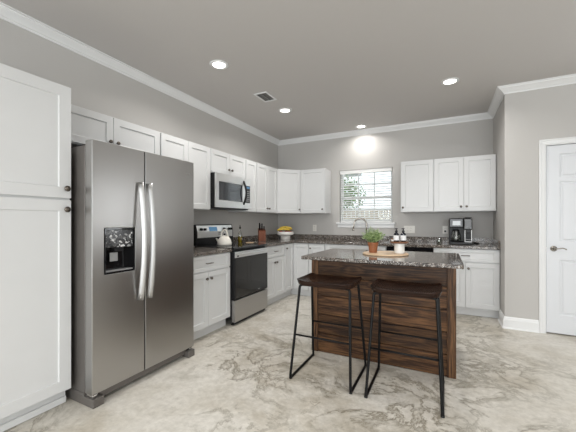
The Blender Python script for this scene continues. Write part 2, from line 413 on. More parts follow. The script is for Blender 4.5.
obj('latch_plate', bx(-.004, .0, -.034, -.006, .895, .955), M['nickel'], dr)
cas = [(0, 0), (0, .018), (.012, .020), (.018, .014), (.045, .011), (.057, .006), (.057, 0)]
def casing(x0, x1, zt, yb):
    # mitred casing: offset outwards from opening, thickness towards the room
    bm = B(); path = [(x0, 0.0), (x0, zt), (x1, zt), (x1, 0.0)]; m = [(-1, 0), (-1, 1), (1, 1), (1, 0)]
    rings = [[bm.verts.new((p[0]+d[0]*(.057-o), yb-t_, p[1]+d[1]*(.057-o))) for o, t_ in cas] for p, d in zip(path, m)]
    k = len(cas)
    for a, b in zip(rings, rings[1:]):
        for j in range(k): bm.faces.new((a[j], a[(j+1) % k], b[(j+1) % k], b[j]))
    bm.faces.new(rings[0]); bm.faces.new(rings[-1][::-1]); return bm
c = obj('door_casing', casing(-.010, .770, DZ, -.045), M['trim'], dr)
bm = B(); box(bm, -.010, -.004, -.045, .065, 0, DZ); box(bm, .764, .770, -.045, .065, 0, DZ); box(bm, -.004, .764, -.045, .065, DZ-.008, DZ); box(bm, -.004, .006, .002, .014, 0, DZ-.008)
obj('door_jamb', bm, M['trim'], dr)
obj('closet_back', bx(-.010, .770, .066, .08, 0, DZ), M['dark_int'], dr)

# windows
def window(name, x0, x1, z0, z1, yin, depth, label, dirn=1, cols=3):
    t = bpy.data.objects.new(name, None); COL.objects.link(t); t['kind'] = 'structure'; t['label'] = label
    t.location = ((x0+x1)/2, yin, z0); w, h = x1-x0, z1-z0; a = -w/2; b = w/2; y0, y1 = depth-.05, depth-.008
    bm = B(); f = .035
    box(bm, a, a+f, y0, y1, 0, h); box(bm, b-f, b, y0, y1, 0, h); box(bm, a+f, b-f, y0, y1, 0, f); box(bm, a+f, b-f, y0, y1, h-f, h)
    obj('window_frame', bm, M['trim'], t, .002)
    zm = h*.475
    obj('meeting_rail', bx(a+f, b-f, y0-.004, y1-.01, zm-.02, zm+.02), M['trim'], t)
    bm = B()
    for k in range(1, cols):
        x = a+f+(w-2*f)*k/cols; box(bm, x-.009, x+.009, y0+.012, y0+.026, f, zm-.02); box(bm, x-.009, x+.009, y0+.012, y0+.026, zm+.02, h-f)
    for z in ((f+zm-.02)/2, (zm+.02+h-f)/2): box(bm, a+f, b-f, y0+.013, y0+.025, z-.009, z+.009)
    obj('muntin_grid', bm, M['trim'], t)
    obj('window_pane', bx(a+f, b-f, y0+.028, y0+.031, f, h-f), M['glass'], t)
    return t
w1 = window('window_1', *WIN, 0, .14, 'white double hung window over the sink')
obj('window_sill', bx(-.495, .495, -.045, -.0005, -.028, 0), M['trim'], w1, .004)
obj('window_apron', bx(-.475, .475, -.016, -.0005, -.088, -.028), M['trim'], w1, .003)
window('added_door_wall_window', 4.95, 5.65, .9, 2.1, YR, .11, 'white window added beyond the interior door for the refrigerator reflection', cols=2)  # unseen window added so the refrigerator has something bright to reflect
def patio(name, w, h, label):
    t = bpy.data.objects.new(name, None); COL.objects.link(t); t['kind'] = 'structure'; t['label'] = label
    bm = B(); n = 3
    for k in range(n+1):
        x = -w/2+.03+(w-.06)*k/n; box(bm, x-.03, x+.03, -.03, .03, 0, h)
    box(bm, -w/2, w/2, -.028, .028, 0, .06); box(bm, -w/2, w/2, -.028, .028, h-.06, h)
    obj('window_frame', bm, M['trim'], t); obj('window_pane', bx(-w/2, w/2, -.003, .003, .05, h-.05), M['glass'], t); return t
p = patio('added_rear_window', 6.0, 2.5, 'wide rear window added out of view for fill light'); p.location = (3.25, YB-.08, .1)  # invented window behind the camera, frames the rear fill lamp
p = patio('added_side_window', 2.6, 1.6, 'wide side window added out of view for fill light'); p.location = (XR+.09, -5.0, .7); p.rotation_euler = (0, 0, PI/2)  # invented window out of view, frames the side fill lamp

# ------------------------------------------------------------------ cabinets
def knob(parent, x, z, y=-.019, s=1.0):
    bm = lathe(B(), [(0, 0), (.0075*s, 0), (.006*s, -.012), (.0145*s, -.016), (.0155*s, -.022), (.013*s, -.027), (0, -.028)], 16, (0, 0, 0), 'y')
    return obj('knob', bm, M['knob'], parent, 0, True, loc=(x, y, z))
def pull(parent, x, z, y=-.019, L=.10):
    bm = tube(B(), rounded([(-L*.38, 0, 0), (-L*.38, -.026, 0), (L*.38, -.026, 0), (L*.38, 0, 0)], .008), .0048, 8)
    tube(bm, [(-L/2, -.026, 0), (L/2, -.026, 0)], .0055, 8)
    return obj('handle', bm, M['knob'], parent, 0, True, loc=(x, y, z))
def shaker(parent, x0, x1, z0, z1, name='door', fr=.058, kn=None, pl=None):
    w, h = x1-x0, z1-z0
    d = obj(name, slab(w, h, .019, [(fr, w-fr, fr if h > .2 else .036, h-(fr if h > .2 else .036))], depth=.010, bead=.003), M['cab'], parent, .0016, loc=(x0, 0, z0))
    if kn: knob(d, kn[0]-x0, kn[1]-z0)
    if pl: pull(d, pl[0]-x0, pl[1]-z0)
    return d
def upper(loc, rz, w, z0, label, doors=2, knobs='in', dep=.306, zt=2.134):
    t = thing('wall_cabinet', label, 'cabinet', loc, rz, None)
    obj('body', bx(.0005, w-.0005, 0, dep-.001, z0, zt), M['cab'], t, .001)
    g = .008; kz = z0+.068
    if zt-z0 < .4: kz = z0+.075
    if doors == 2:
        shaker(t, g, w/2-.002, z0+g, zt-g, kn=(w/2-.034, kz)); shaker(t, w/2+.002, w-g, z0+g, zt-g, kn=(w/2+.034, kz))
    else:
        shaker(t, g, w-g, z0+g, zt-g, kn=((g+.028) if knobs == 'l' else (w-g-.028), kz))
    return t
L = PI/2
upper((.306, -4.048, 0), L, .988, 1.835, 'shallow white wall cabinet above the stainless refrigerator')
upper((.306, -3.058, 0), L, .748, 1.372, 'white wall cabinet left of the microwave, partly hidden by the refrigerator')
upper((.306, -2.309, 0), L, .746, 1.835, 'shallow white wall cabinet directly above the microwave')
upper((.306, -1.562, 0), L, .290, 1.372, 'narrow single door white wall cabinet just right of the microwave', doors=1, knobs='l')
upper((.306, -1.271, 0), L, .645, 1.372, 'two door white wall cabinet above the knife block, left of the corner cabinet')
upper((.617, -.306, 0), 0, .450, 1.372, 'single door white wall cabinet just left of the window', doors=1, knobs='r')
upper((2.278, -.306, 0), 0, .452, 1.372, 'single door white wall cabinet just right of the window', doors=1, knobs='l')
upper((2.731, -.306, 0), 0, .756, 1.372, 'two door white wall cabinet above the coffee maker')
# diagonal corner wall cabinet
t = thing('corner_wall_cabinet', 'white diagonal wall cabinet in the corner above the fruit bowl', 'cabinet', (0, 0, 0))
obj('body', prism(B(), [(.001, -.001), (.616, -.001), (.616, -.3055), (.3055, -.6245), (.001, -.6245)], 1.372, 2.134), M['cab'], t, .001)
A0 = Vector((.3055, -.6245)); A1 = Vector((.616, -.3055)); dd = A1-A0; ln = dd.length; ang = math.atan2(dd.y, dd.x)
d = obj('door', slab(ln-.02, .746, .019, [(.058, ln-.078, .058, .688)], depth=.010, bead=.003), M['cab'], t, .0016)
d.location = (A0.x+dd.x/ln*.01, A0.y+dd.y/ln*.01, 1.380); d.rotation_euler = (0, 0, ang); knob(d, ln-.02-.028, .060)

def basecab(loc, rz, w, label, kind='drawer2', toe=True):
    t = thing('base_cabinet', label, 'cabinet', loc, rz)
    obj('body', bx(.0005, w-.0005, 0, .609, .11, .8755), M['cab'], t, .001)
    obj('toe_kick', bx(.0005, w-.0005, .055, .07, .002, .11), M['cab'], t)
    g = .008
    if kind == 'drawer2':
        shaker(t, g, w-g, .708, .868, 'drawer', pl=(w/2, .788))
        shaker(t, g, w/2-.002, .118, .696, kn=(w/2-.034, .625)); shaker(t, w/2+.002, w-g, .118, .696, kn=(w/2+.034, .625))
    if kind == 'sink':
        shaker(t, g, w-g, .708, .868, 'false_drawer_front')
        shaker(t, g, w/2-.002, .118, .696, kn=(w/2-.034, .625)); shaker(t, w/2+.002, w-g, .118, .696, kn=(w/2+.034, .625))
    if kind == 'single':
        shaker(t, g, w-g, .118, .868, kn=(g+.03, .80))
    return t
basecab((.61, -3.085, 0), L, .767, 'white base cabinet between the refrigerator and the range')
basecab((.61, -1.547, 0), L, .615, 'white base cabinet with a drawer, immediately right of the range')
basecab((.902, -.61, 0), 0, .280, 'narrow single door white base cabinet next to the corner on the sink wall', 'single')
basecab((1.184, -.61, 0), 0, .936, 'white sink base cabinet under the window behind the island', 'sink')
basecab((2.735, -.61, 0), 0, .753, 'white base cabinet with wide drawer below the coffee maker')
t = thing('corner_base_cabinet', 'white corner base cabinet with two doors meeting in the inner corner', 'cabinet', (0, 0, 0))
obj('body', prism(B(), [(.001, -.001), (.9, -.001), (.9, -.61), (.61, -.61), (.61, -.930), (.001, -.930)], .11, .8755), M['cab'], t, .001)
obj('toe_kick', prism(B(), [(.5, -.5), (.9, -.5), (.9, -.555), (.555, -.555), (.555, -.930), (.5, -.930)], .002, .11), M['cab'], t)
d = obj('door', slab(.288, .75, .019, [(.05, .238, .058, .692)], depth=.010, bead=.003), M['cab'], t, .0016, loc=(.61, -.922, .118)); d.rotation_euler = (0, 0, L); knob(d, .035, .685)
obj('door', slab(.262, .75, .019, [(.05, .212, .058, .692)], depth=.010, bead=.003), M['cab'], t, .0016, loc=(.631, -.61, .118))

# pantry
t = thing('pantry_cabinet', 'tall white pantry cabinet at the left edge beside the refrigerator', 'cabinet', (.611, -4.810, 0), L)
obj('body', bx(0, .757, 0, .610, .11, 2.134), M['cab'], t, .002)
obj('toe_kick', bx(0, .757, .055, .07, .002, .11), M['cab'], t)
obj('shoe_strip', bx(0, .757, .043, .055, .002, .045), M['cab'], t, .003)
for z0, z1, kz in ((.112, 1.372, 1.31), (1.386, 2.126, 1.448)):
    d = shaker(t, .004, .755, z0, z1, fr=.072); knob(d, .718, kz-z0, s=1.25)

# dishwasher
t = thing('dishwasher', 'stainless dishwasher with black control strip right of the sink, mostly behind the island', 'dishwasher', (2.122, -.61, 0))
obj('body', bx(.003, .609, 0, .58, .10, .872), M['dark_int'], t)
dd_ = obj('door', bx(.003, .609, -.022, 0, .12, .780), M['steel_light'], t, .003)
obj('handle', tube(B(), rounded([(.05, 0, .73), (.05, -.035, .73), (.55, -.035, .73), (.55, 0, .73)], .012), .009), M['handle'], dd_, 0, True, loc=(0, -.022, 0))
obj('control_panel', bx(.003, .609, -.024, 0, .784, .872), M['black_gloss'], t, .003)
obj('toe_panel', bx(.003, .609, .05, .06, .002, .10), M['black'], t)

# ------------------------------------------------------------------ countertops
CT0, CT1 = .876, .914; ON = CT1+.0012
def plate(bm, boxes, z0, z1, holes=()):
    pass
def grid_plate(xs, ys, inside, z0, z1):
    bm = B(); V = {}
    def v(i, j):
        if (i, j) not in V: V[i, j] = bm.verts.new((xs[i], ys[j], z0))
        return V[i, j]
    for i in range(len(xs)-1):
        for j in range(len(ys)-1):
            if inside((xs[i]+xs[i+1])/2, (ys[j]+ys[j+1])/2): bm.faces.new((v(i, j), v(i+1, j), v(i+1, j+1), v(i, j+1)))
    r = bmesh.ops.extrude_face_region(bm, geom=list(bm.faces), use_keep_orig=True)
    bmesh.ops.translate(bm, verts=[e for e in r['geom'] if isinstance(e, bmesh.types.BMVert)], vec=(0, 0, z1-z0)); return bm
t = thing('countertop', 'speckled dark granite worktop turning the corner and running under the window', 'countertop', (0, 0, 0))
SK = (1.32, 2.02, -.535, -.125)
ins = lambda x, y: (y > -.645 or x < .645) and not (SK[0] < x < SK[1] and SK[2] < y < SK[3])
obj('slab', grid_plate([.001, .645, SK[0], SK[1], W-.002], [-1.547, -.645, SK[2], SK[3], -.001], ins, CT0, CT1), M['granite'], t, .004)
obj('backsplash', bx(.001, .021, -1.547, -.022, CT1, .995), M['granite'], t, .002)
obj('backsplash', bx(.001, W-.002, -.021, -.001, CT1, .995), M['granite'], t, .002)
obj('side_splash', bx(W-.022, W-.002, -.63, -.022, CT1, .995), M['granite'], t, .002)
t = thing('countertop', 'short granite worktop between the refrigerator and the range', 'countertop', (0, 0, 0))
obj('slab', bx(.001, .645, -3.085, -2.317, CT0, CT1), M['granite'], t, .004)
obj('backsplash', bx(.001, .021, -3.085, -2.317, CT1, .995), M['granite'], t, .002)
# sink + faucet
t = thing('kitchen_sink', 'undermount stainless sink sunk in the worktop under the window', 'sink', (1.67, -.33, CT0))
bm = B(); a, b, c, d_, dp = -.36, .36, -.215, .215, -.19
for q in ((a, b, c, c+.012), (a, b, d_-.012, d_), (a, a+.012, c+.012, d_-.012), (b-.012, b, c+.012, d_-.012)): box(bm, *q, dp, -.001)
box(bm, a, b, c, d_, dp-.01, dp)
obj('basin', bm, M['steel_light'], t); obj('drain', lathe(B(), [(0, 0), (.045, 0), (.045, .004), (0, .002)], 20, (0, 0, dp)), M['chrome'], t)
t = thing('faucet', 'brushed gooseneck kitchen faucet rising in front of the window', 'faucet', (1.715, -.085, ON))
pts = [(0, 0, 0), (0, 0, .24)] + [(-.095+.095*math.cos(a), -.04+.04*math.cos(a), .27+.095*math.sin(a)) for a in [PI*k/12 for k in range(0, 12)]] + [(-.192, -.082, .24), (-.196, -.084, .20)]
obj('spout', tube(B(), pts, .0125, 12), M['nickel'], t, 0, True)
obj('base', lathe(B(), [(0, 0), (.028, 0), (.026, .012), (.018, .02), (.018, .06), (0, .06)], 20), M['nickel'], t, 0, True)
obj('handle', tube(B(), rounded([(.015, 0, .045), (.05, 0, .05), (.075, -.01, .10)], .02), .006, 8), M['nickel'], t, 0, True)
obj('spray_head', lathe(B(), [(0, 0), (.015, 0), (.017, .02), (.014, .05), (0, .05)], 14, (-.197, -.0845, .16)), M['nickel'], t, 0, True)

# ------------------------------------------------------------------ window blind
t = thing('window_blind', 'white horizontal slat blind hanging in the window over the sink', 'blind', (1.67, .038, 1.215))
ww = .435; hh = .905
obj('head_rail', bx(-ww, ww, -.032, .03, hh-.065, hh-.002), M['blind'], t, .003)
bm = B(); n = 20; sp = .0395
for k in range(n):
    z = .045+k*sp; tl = math.radians(24)
    for sx in (0,):
        y0, y1 = -.024, .024
        vs = []
        for yy, dz in ((y0, 0), (0, .0035), (y1, 0)):
            y = yy*math.cos(tl); zz = z+dz+yy*math.sin(tl)
            vs.append([bm.verts.new((x, y, zz+h2)) for x in (-ww+.004, ww-.004) for h2 in (0, .0026)])
        for a, b in zip(vs, vs[1:]):
            bm.faces.new((a[0], a[2], b[2], b[0])); bm.faces.new((a[1], b[1], b[3], a[3])); bm.faces.new((a[0], b[0], b[1], a[1])); bm.faces.new((a[2], a[3], b[3], b[2]))
        bm.faces.new((vs[0][0], vs[0][1], vs[0][3], vs[0][2])); bm.faces.new((vs[2][0], vs[2][2], vs[2][3], vs[2][1]))
obj('slats', bm, M['blind'], t)
obj('bottom_rail', bx(-ww+.004, ww-.004, -.024, .024, .004, .020), M['blind'], t, .003)
for x in (-.30, 0, .30):
    bm = B(); tube(bm, [(x, -.026, .02), (x, -.026, hh-.06)], .0011, 6); tube(bm, [(x, .026, .02), (x, .026, hh-.06)], .0011, 6); obj('ladder_cord', bm, M['blind'], t)
obj('tilt_wand', tube(B(), [(-.37, -.04, .42), (-.365, -.036, hh-.05)], .004, 8), M['blind'], t)

# ------------------------------------------------------------------ refrigerator
FY0, FY1 = -4.022, -3.100; fw = FY1-FY0
t = thing('refrigerator', 'dark stainless side by side refrigerator with ice dispenser', 'refrigerator', (.805, FY0, 0), L)
# local: x along width, -y to the room; door front at y=0, doors 0.075 deep
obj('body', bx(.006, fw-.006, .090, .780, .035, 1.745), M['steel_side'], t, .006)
obj('top_cap', bx(.010, fw-.010, .095, .775, 1.745, 1.752), M['black'], t)
split = .400
DZ0, DZ1 = .085, 1.772
ld = obj('freezer_door', slab(split-.004, DZ1-DZ0, .076, [(.082, .316, .782, 1.100)], depth=.058, bead=.002), M['steel'], t, .004, loc=(0, .076, DZ0))
rd = obj('refrigerator_door', slab(fw-split-.004, DZ1-DZ0, .076, []), M['steel'], t, .004, loc=(split+.004, .076, DZ0))
obj('door_gasket', bx(.012, fw-.012, .0765, .0895, .10, 1.74), M['rubber'], t)
def fhandle(parent, x, z0, z1):
    n = 18; pts = []
    for k in range(n+1):
        s = k/n; pts.append((x, -.076-.018-.044*math.sin(PI*s)**.75, z0+(z1-z0)*s))
    bm = tube(B(), pts, .009, 12, .022)
    tube(bm, [(x, -.076, z0+.02), (x, -.108, z0+.02)], .009, 8); tube(bm, [(x, -.076, z1-.02), (x, -.108, z1-.02)], .009, 8)
    obj('handle', bm, M['handle'], parent, 0, True)
fhandle(ld, .348, .555, 1.440); fhandle(rd, .022, .555, 1.440)
# dispenser inside the recess
bm = B(); x0, x1, z0, z1 = .084, .314, .784, 1.098
for q in ((x0, x0+.008, z0, z1), (x1-.008, x1, z0, z1), (x0+.008, x1-.008, z0, z0+.010), (x0+.008, x1-.008, z1-.008, z1)): box(bm, q[0], q[1], -.078, -.020, q[2], q[3])
box(bm, x0, x1, -.0185, -.0165, z0, z1)
obj('dispenser_housing', bm, M['black_gloss'], ld)
def disp_panel():
    m, tt, b = nodes('panel with painted reflections')
    v = coords(tt, (1, 1, 1)); n = N(tt, 'ShaderNodeTexVoronoi', Scale=75.0); tt.links.new(v, n.inputs['Vector'])
    c = ramp(tt, N_sep(tt, n.outputs['Color']), [(0, (.01, .01, .011)), (.60, (.06, .06, .06)), (.78, (.28, .28, .28)), (.93, (.6, .6, .6))], 'CONSTANT')  # pale blotches put a glossy reflection into the panel colour
    tt.links.new(c, b.inputs['Base Color']); b.inputs['Roughness'].default_value = .15; return m
obj('dispenser_control_panel', bx(x0+.010, x1-.010, -.072, -.022, z1-.135, z1-.010), disp_panel(), ld, .003)
obj('dispenser_spout', bx(.165, .235, -.062, -.022, z1-.165, z1-.136), M['black'], ld, .004)
bm = B(); box(bm, .145, .205, -.040, -.034, z1-.235, z1-.172)
obj('dispenser_paddle', bm, M['grey'], ld, .006)
obj('drip_tray', bx(x0+.012, x1-.012, -.070, -.022, z0+.011, z0+.020), M['grey'], ld, .002)
# badge at upper right of the wide door
obj('badge', bx(.425, .470, -.0775, -.076, 1.570, 1.577), M['badge'], rd)
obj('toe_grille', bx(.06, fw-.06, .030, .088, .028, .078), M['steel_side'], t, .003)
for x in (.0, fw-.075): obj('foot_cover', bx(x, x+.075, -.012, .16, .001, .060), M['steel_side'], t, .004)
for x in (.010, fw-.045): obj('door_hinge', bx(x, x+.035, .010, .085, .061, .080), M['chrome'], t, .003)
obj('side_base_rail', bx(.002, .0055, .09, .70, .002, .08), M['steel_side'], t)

# ------------------------------------------------------------------ range
RY0, RY1 = -2.313, -1.551; rw = RY1-RY0
t = thing('range', 'freestanding electric range with black glass door and stainless drawer', 'range', (.665, RY0, 0), L)
obj('body', bx(.002, rw-.002, .030, .655, .075, .900), M['black'], t, .002)
obj('cooktop', bx(0, rw, -.006, .600, .9005, .921), M['black_gloss'], t, .004)
for cx_, cy_, r in ((.20, .14, .10), (.56, .14, .085), (.20, .42, .075), (.56, .42, .10)):
    obj('burner_ring', lathe(B(), [(r, .9212), (r, .9219), (r+.003, .9219), (r+.003, .9212), (r, .9212)], 32, (cx_, cy_, 0)), M['ringmark'], t)
# backguard: black shell with a slanted bright console face
bm = B()
prof = [(.575, .9215), (.655, .9215), (.655, 1.190), (.600, 1.190), (.575, 1.10)]
lo = [bm.verts.new((0, y, z)) for y, z in prof]; hi = [bm.verts.new((rw, y, z)) for y, z in prof]
bm.faces.new(lo); bm.faces.new(hi[::-1])
for i in range(5): bm.faces.new((lo[i], lo[(i+1) % 5], hi[(i+1) % 5], hi[i]))
bgd = obj('backguard', bm, M['black'], t, .003)
def slanted(x0, x1, z0, z1, thick, proud=0):
    # box lying on the slanted console plane from (y .572, z 1.00) to (y .590, z 1.182)
    def Y(z): return .575 + max(0, (z-1.10))*(.025/.09) if z > 1.10 else .575
    bm = B(); a = [(x0, Y(z0)-proud, z0), (x1, Y(z0)-proud, z0), (x1, Y(z1)-proud, z1), (x0, Y(z1)-proud, z1)]
    f = [bm.verts.new((x, y-thick, z)) for x, y, z in a]; b = [bm.verts.new(q) for q in a]
    bm.faces.new(f); bm.faces.new(b[::-1])
    for i in range(4): bm.faces.new((f[i], f[(i+1) % 4], b[(i+1) % 4], b[i]))
    return bm
def face(x0, x1, z0, z1):
    bm = B(); V = []
    for z in (z0, 1.10, z1):
        y = .575 if z <= 1.10 else .575+(z-1.10)*(.025/.09)
        V.append([bm.verts.new((x0, y-.004, z)), bm.verts.new((x1, y-.004, z)), bm.verts.new((x1, y, z)), bm.verts.new((x0, y, z))])
    for a, b in zip(V, V[1:]):
        for j in range(4): bm.faces.new((a[j], a[(j+1) % 4], b[(j+1) % 4], b[j]))
    bm.faces.new(V[0]); bm.faces.new(V[-1][::-1]); return bm
obj('console_face', face(.022, rw-.022, 1.020, 1.180), M['steel_light'], bgd, .001)
obj('clock_display', slanted(.245, .405, 1.103, 1.158, .002, .0045), M['blue_display'], bgd)
bm = B()
for r_ in range(2):
    for k in range(5): box(bm, .425+k*.022, .441+k*.022, .5665, .5705, 1.050+r_*.022, 1.064+r_*.022)
obj('touch_buttons', bm, M['grey'], bgd)
for x in (.085, .155, .205, .470, .545, .655, .705)[:]:
    if x in (.205, .470): continue
    bm = lathe(B(), [(0, 0), (.019, 0), (.018, -.006), (.015, -.024), (0, -.026)], 18, (0, 0, 0), 'y'); box(bm, -.0035, .0035, -.031, -.024, -.014, .014)
    obj('control_knob', bm, M['black'], bgd, .001, True, loc=(x, .5765, 1.128))
dr_ = obj('oven_door', bx(.006, rw-.006, -.014, .029, .312, .872), M['black'], t, .004)
obj('door_glass', bx(.012, rw-.012, -.019, -.0145, .322, .800), M['oven_glass'], dr_, .002)
obj('door_band', bx(.006, rw-.006, -.022, -.0145, .803, .872), M['steel_light'], dr_, .003)
obj('door_handle', tube(B(), rounded([(.045, -.022, .842), (.045, -.050, .842), (rw-.045, -.050, .842), (rw-.045, -.022, .842)], .016), .012, 10, .009), M['steel_light'], dr_, 0, True)
obj('door_badge', bx(.50, .55, -.0205, -.019, .345, .352), M['badge'], dr_)
obj('band_sticker', bx(.045, .075, -.0232, -.0222, .812, .828), M['black'], dr_)
obj('storage_drawer', bx(.006, rw-.006, -.016, .029, .045, .300), M['steel'], t, .003)
obj('toe_plate', bx(.03, rw-.03, .012, .03, .008, .042), M['black'], t)
for x, y in ((.05, .05), (rw-.05, .05), (.05, .6), (rw-.05, .6)): obj('foot', lathe(B(), [(0, 0), (.02, 0), (.02, .01), (.01, .014), (.01, .075), (0, .075)], 12, (x, y, 0)), M['black'], t)
t_range = t

# ------------------------------------------------------------------ microwave
t = thing('microwave', 'stainless over the range microwave with dark curved handle', 'microwave', (.392, -2.308, 1.405), L)
mw, mh = .744, .424
obj('body', bx(0, mw, 0.012, .390, 0, mh), M['black'], t, .003)
fd = obj('door', slab(.600, mh-.004, .022, [(.055, .560, .085, .325)], depth=.004, bead=.003), M['steel_light'], t, .003, loc=(.0, .011, .002))
obj('door_window', bx(.060, .555, -.0195, -.0178, .090, .320), M['mw_glass'], fd, .001)
cp = obj('control_panel', bx(.603, mw, -.011, .011, .002, mh-.002), M['steel_light'], t, .003)
obj('keypad', bx(.618, mw-.014, -.0130, -.0112, .085, .325), M['black_gloss'], cp)
obj('display', bx(.626, mw-.022, -.0140, -.0131, .285, .315), M['blue_display'], cp)
bm = B()
for r_ in range(6):
    for k in range(3): box(bm, .632+k*.030, .650+k*.030, -.0138, -.0131, .105+r_*.027, .119+r_*.027)
obj('keys', bm, M['grey'], cp)
pts = [(.578, -.018-.048*math.sin(PI*k/14), .055+.325*k/14) for k in range(15)]
obj('handle', tube(B(), pts, .010, 10, .014), M['black'], fd, 0, True)
obj('vent_grille', bx(.02, mw-.02, .02, .36, -.012, -.0005), M['black'], t)

# ------------------------------------------------------------------ island
IX0, IX1, IY0, IY1 = 1.735, 2.950, -2.515, -1.790
t = thing('kitchen_island', 'kitchen island clad in dark stained horizontal planks', 'island', (0, 0, 0))
obj('body', bx(IX0+.01, IX1-.01, IY0+.028, IY1, .001, .8835), M['plank'], t)
bm = B()
for k in range(5):
    z0 = .004 if k == 0 else k*.178+.0035; z1 = min((k+1)*.178-.0035, .883); box(bm, IX0+.064, IX1-.064, IY0+.008, IY0+.0275, z0, z1)
obj('plank_cladding', bm, M['plank'], t, .0022)
obj('stile', bx(IX0, IX0+.064, IY0, IY0+.0275, .002, .883), M['stile'], t, .003)
o = obj('stile', bx(IX1-.064, IX1, IY0, IY0+.0275, .002, .883), M['stile'], t, .003)
for xa in (IX0+.0005, IX1-.0100):
    obj('side_panel', bx(xa, xa+.0095, IY0+.029, IY1, .002, .883), M['plank'], t, .001)
c = thing('island_countertop', 'polished speckled granite slab on top of the island', 'countertop', (0, 0, 0))
bm = B(); a = .018; X0, X1, Y0, Y1 = 1.690, 2.996, -2.668, -1.735
prism(bm, [(X0+a, Y0), (X1-a, Y0), (X1-a*.3, Y0+a*.3), (X1, Y0+a), (X1, Y1-a), (X1-a, Y1), (X0+a, Y1), (X0, Y1-a), (X0, Y0+a), (X0+a*.3, Y0+a*.3)], .884, .914)
obj('slab', bm, M['granite'], c, .004)

# ------------------------------------------------------------------ bar stools
def stool():
    t = thing('bar_stool', 'left bar stool with dark saddle seat and black sled legs, before the island', 'stool', (2.03, -2.845, 0), 0, 'bar stools at the island')
    # saddle seat: dished pad with rounded corners
    bm = B(); nx, ny = 28, 20; hw, hd = .238, .168
    def S(u, v):
        # squircle map
        x = u*math.sqrt(1-.16*v*v*abs(u)**4*abs(v)**6) ; y = v*math.sqrt(1-.20*u*u*abs(v)**4*abs(u)**6); return x*hw, y*hd
    def ztop(u, v): return .752+.016*abs(u)**5+.006*abs(v)**8-.010*(1-u*u)*(1-v*v) + .004*(v > 0)*v*v
    top = {}; bot = {}
    for i in range(nx+1):
        for j in range(ny+1):
            u, v = -1+2*i/nx, -1+2*j/ny; x, y = S(u, v); e = max(abs(u), abs(v))
            top[i, j] = bm.verts.new((x, y, ztop(u, v))); k = .94
            bot[i, j] = bm.verts.new((x*k, y*k, .7185+.008*abs(u)**5))
    for i in range(nx):
        for j in range(ny):
            bm.faces.new((top[i, j], top[i+1, j], top[i+1, j+1], top[i, j+1])); bm.faces.new((bot[i, j], bot[i, j+1], bot[i+1, j+1], bot[i+1, j]))
    ring = [(i, 0) for i in range(nx)]+[(nx, j) for j in range(ny)]+[(i, ny) for i in range(nx, 0, -1)]+[(0, j) for j in range(ny, 0, -1)]
    for a, b in zip(ring, ring[1:]+ring[:1]): bm.faces.new((bot[a], bot[b], top[b], top[a]))
    obj('seat', bm, M['seat'], t, .005, True, 3)
    for s in (-1, 1):
        pts = [(s*.150, -.125, .722), (s*.205, -.130, .720), (s*.240, -.240, .008), (s*.240, .240, .008), (s*.205, .120, .720), (s*.150, .115, .722)]
        fr = obj('side_frame', tube(B(), rounded(pts, .022), .0102, 10), M['iron'], t, 0, True)
        for y in (-.232, .232): obj('foot_glide', lathe(B(), [(0, 0.0005), (.012, 0.0005), (.012, .012), (0, .012)], 12, (s*.240, y, 0)), M['rubber'], fr)
    zz = .335; k = (zz-.008)/.712
    for y in (-.240+.110*k, .240-.120*k): obj('stretcher', tube(B(), [(-.240+.035*k, y, zz), (.240-.035*k, y, zz)], .0075, 8), M['iron'], t, 0, True)
    obj('mounting_plate', bx(-.16, .16, -.135, .125, .713, .7165), M['iron'], t)
    return t
s1 = stool()
s2 = dup(s1, (2.618, -2.845, 0), 0, 'right bar stool with dark saddle seat and black sled legs, before the island')

# ------------------------------------------------------------------ island decor
IT = .914
t = thing('serving_board', 'round pale wooden board lying on the island granite', 'board', (2.358, -2.165, IT))
obj('disc', lathe(B(), [(0, 0), (.205, 0), (.212, .004), (.212, .011), (.206, .015), (0, .015)], 48), M['board'], t, 0, False)
t = thing('potted_plant', 'leafy green herb in a terracotta pot on the round board', 'plant', (2.248, -2.195, IT+.0155))
obj('pot', lathe(B(), [(0, 0), (.036, 0), (.046, .076), (.050, .078), (.052, .100), (.047, .101), (.045, .088), (0, .088)], 28), M['terracotta'], t, 0, False)
obj('soil', lathe(B(), [(0, .0885), (.044, .0885), (.03, .095), (0, .097)], 20), M['soil'], t)
bm = B()
for k in range(170):
    a = random.uniform(0, 2*PI); r0 = random.uniform(0, .03); spread = random.uniform(.02, .125); h = random.uniform(.065, .165)*(1-.45*spread/.125)
    base = Vector((r0*math.cos(a), r0*math.sin(a), .093)); tip = Vector((spread*math.cos(a), spread*math.sin(a), .10+h)); mid = base*.55+tip*.45+Vector((0, 0, h*.30))
    pts = [base, base*.25+mid*.75, mid*.4+tip*.6, tip]
    tube(bm, pts, .0011, 3)
    for q in range(8):
        s = .25+.75*q/8; p = (base*(1-s)**2+mid*2*s*(1-s)+tip*s*s)
        d1 = Vector((random.uniform(-1, 1), random.uniform(-1, 1), random.uniform(-.2, .8))).normalized(); L_ = random.uniform(.012, .026); w_ = d1.orthogonal().normalized()*L_*.16
        v = [bm.verts.new(p), bm.verts.new(p+d1*L_*.5+w_), bm.verts.new(p+d1*L_), bm.verts.new(p+d1*L_*.5-w_)]; bm.faces.new(v)
o = obj('foliage', bm, M['leaf'], t)
t = thing('pedestal_riser', 'small riser with cream ceramic base and wooden top on the round board', 'stand', (2.487, -2.160, IT+.0155))
obj('base', lathe(B(), [(0, 0), (.043, 0), (.046, .004), (.047, .090), (.043, .096), (0, .096)], 28), M['ceramic'], t, 0, False)
obj('wooden_top', lathe(B(), [(0, .0965), (.078, .0965), (.082, .100), (.082, .108), (.078, .112), (0, .112)], 36), M['acacia'], t)
RZ = IT+.0155+.1125
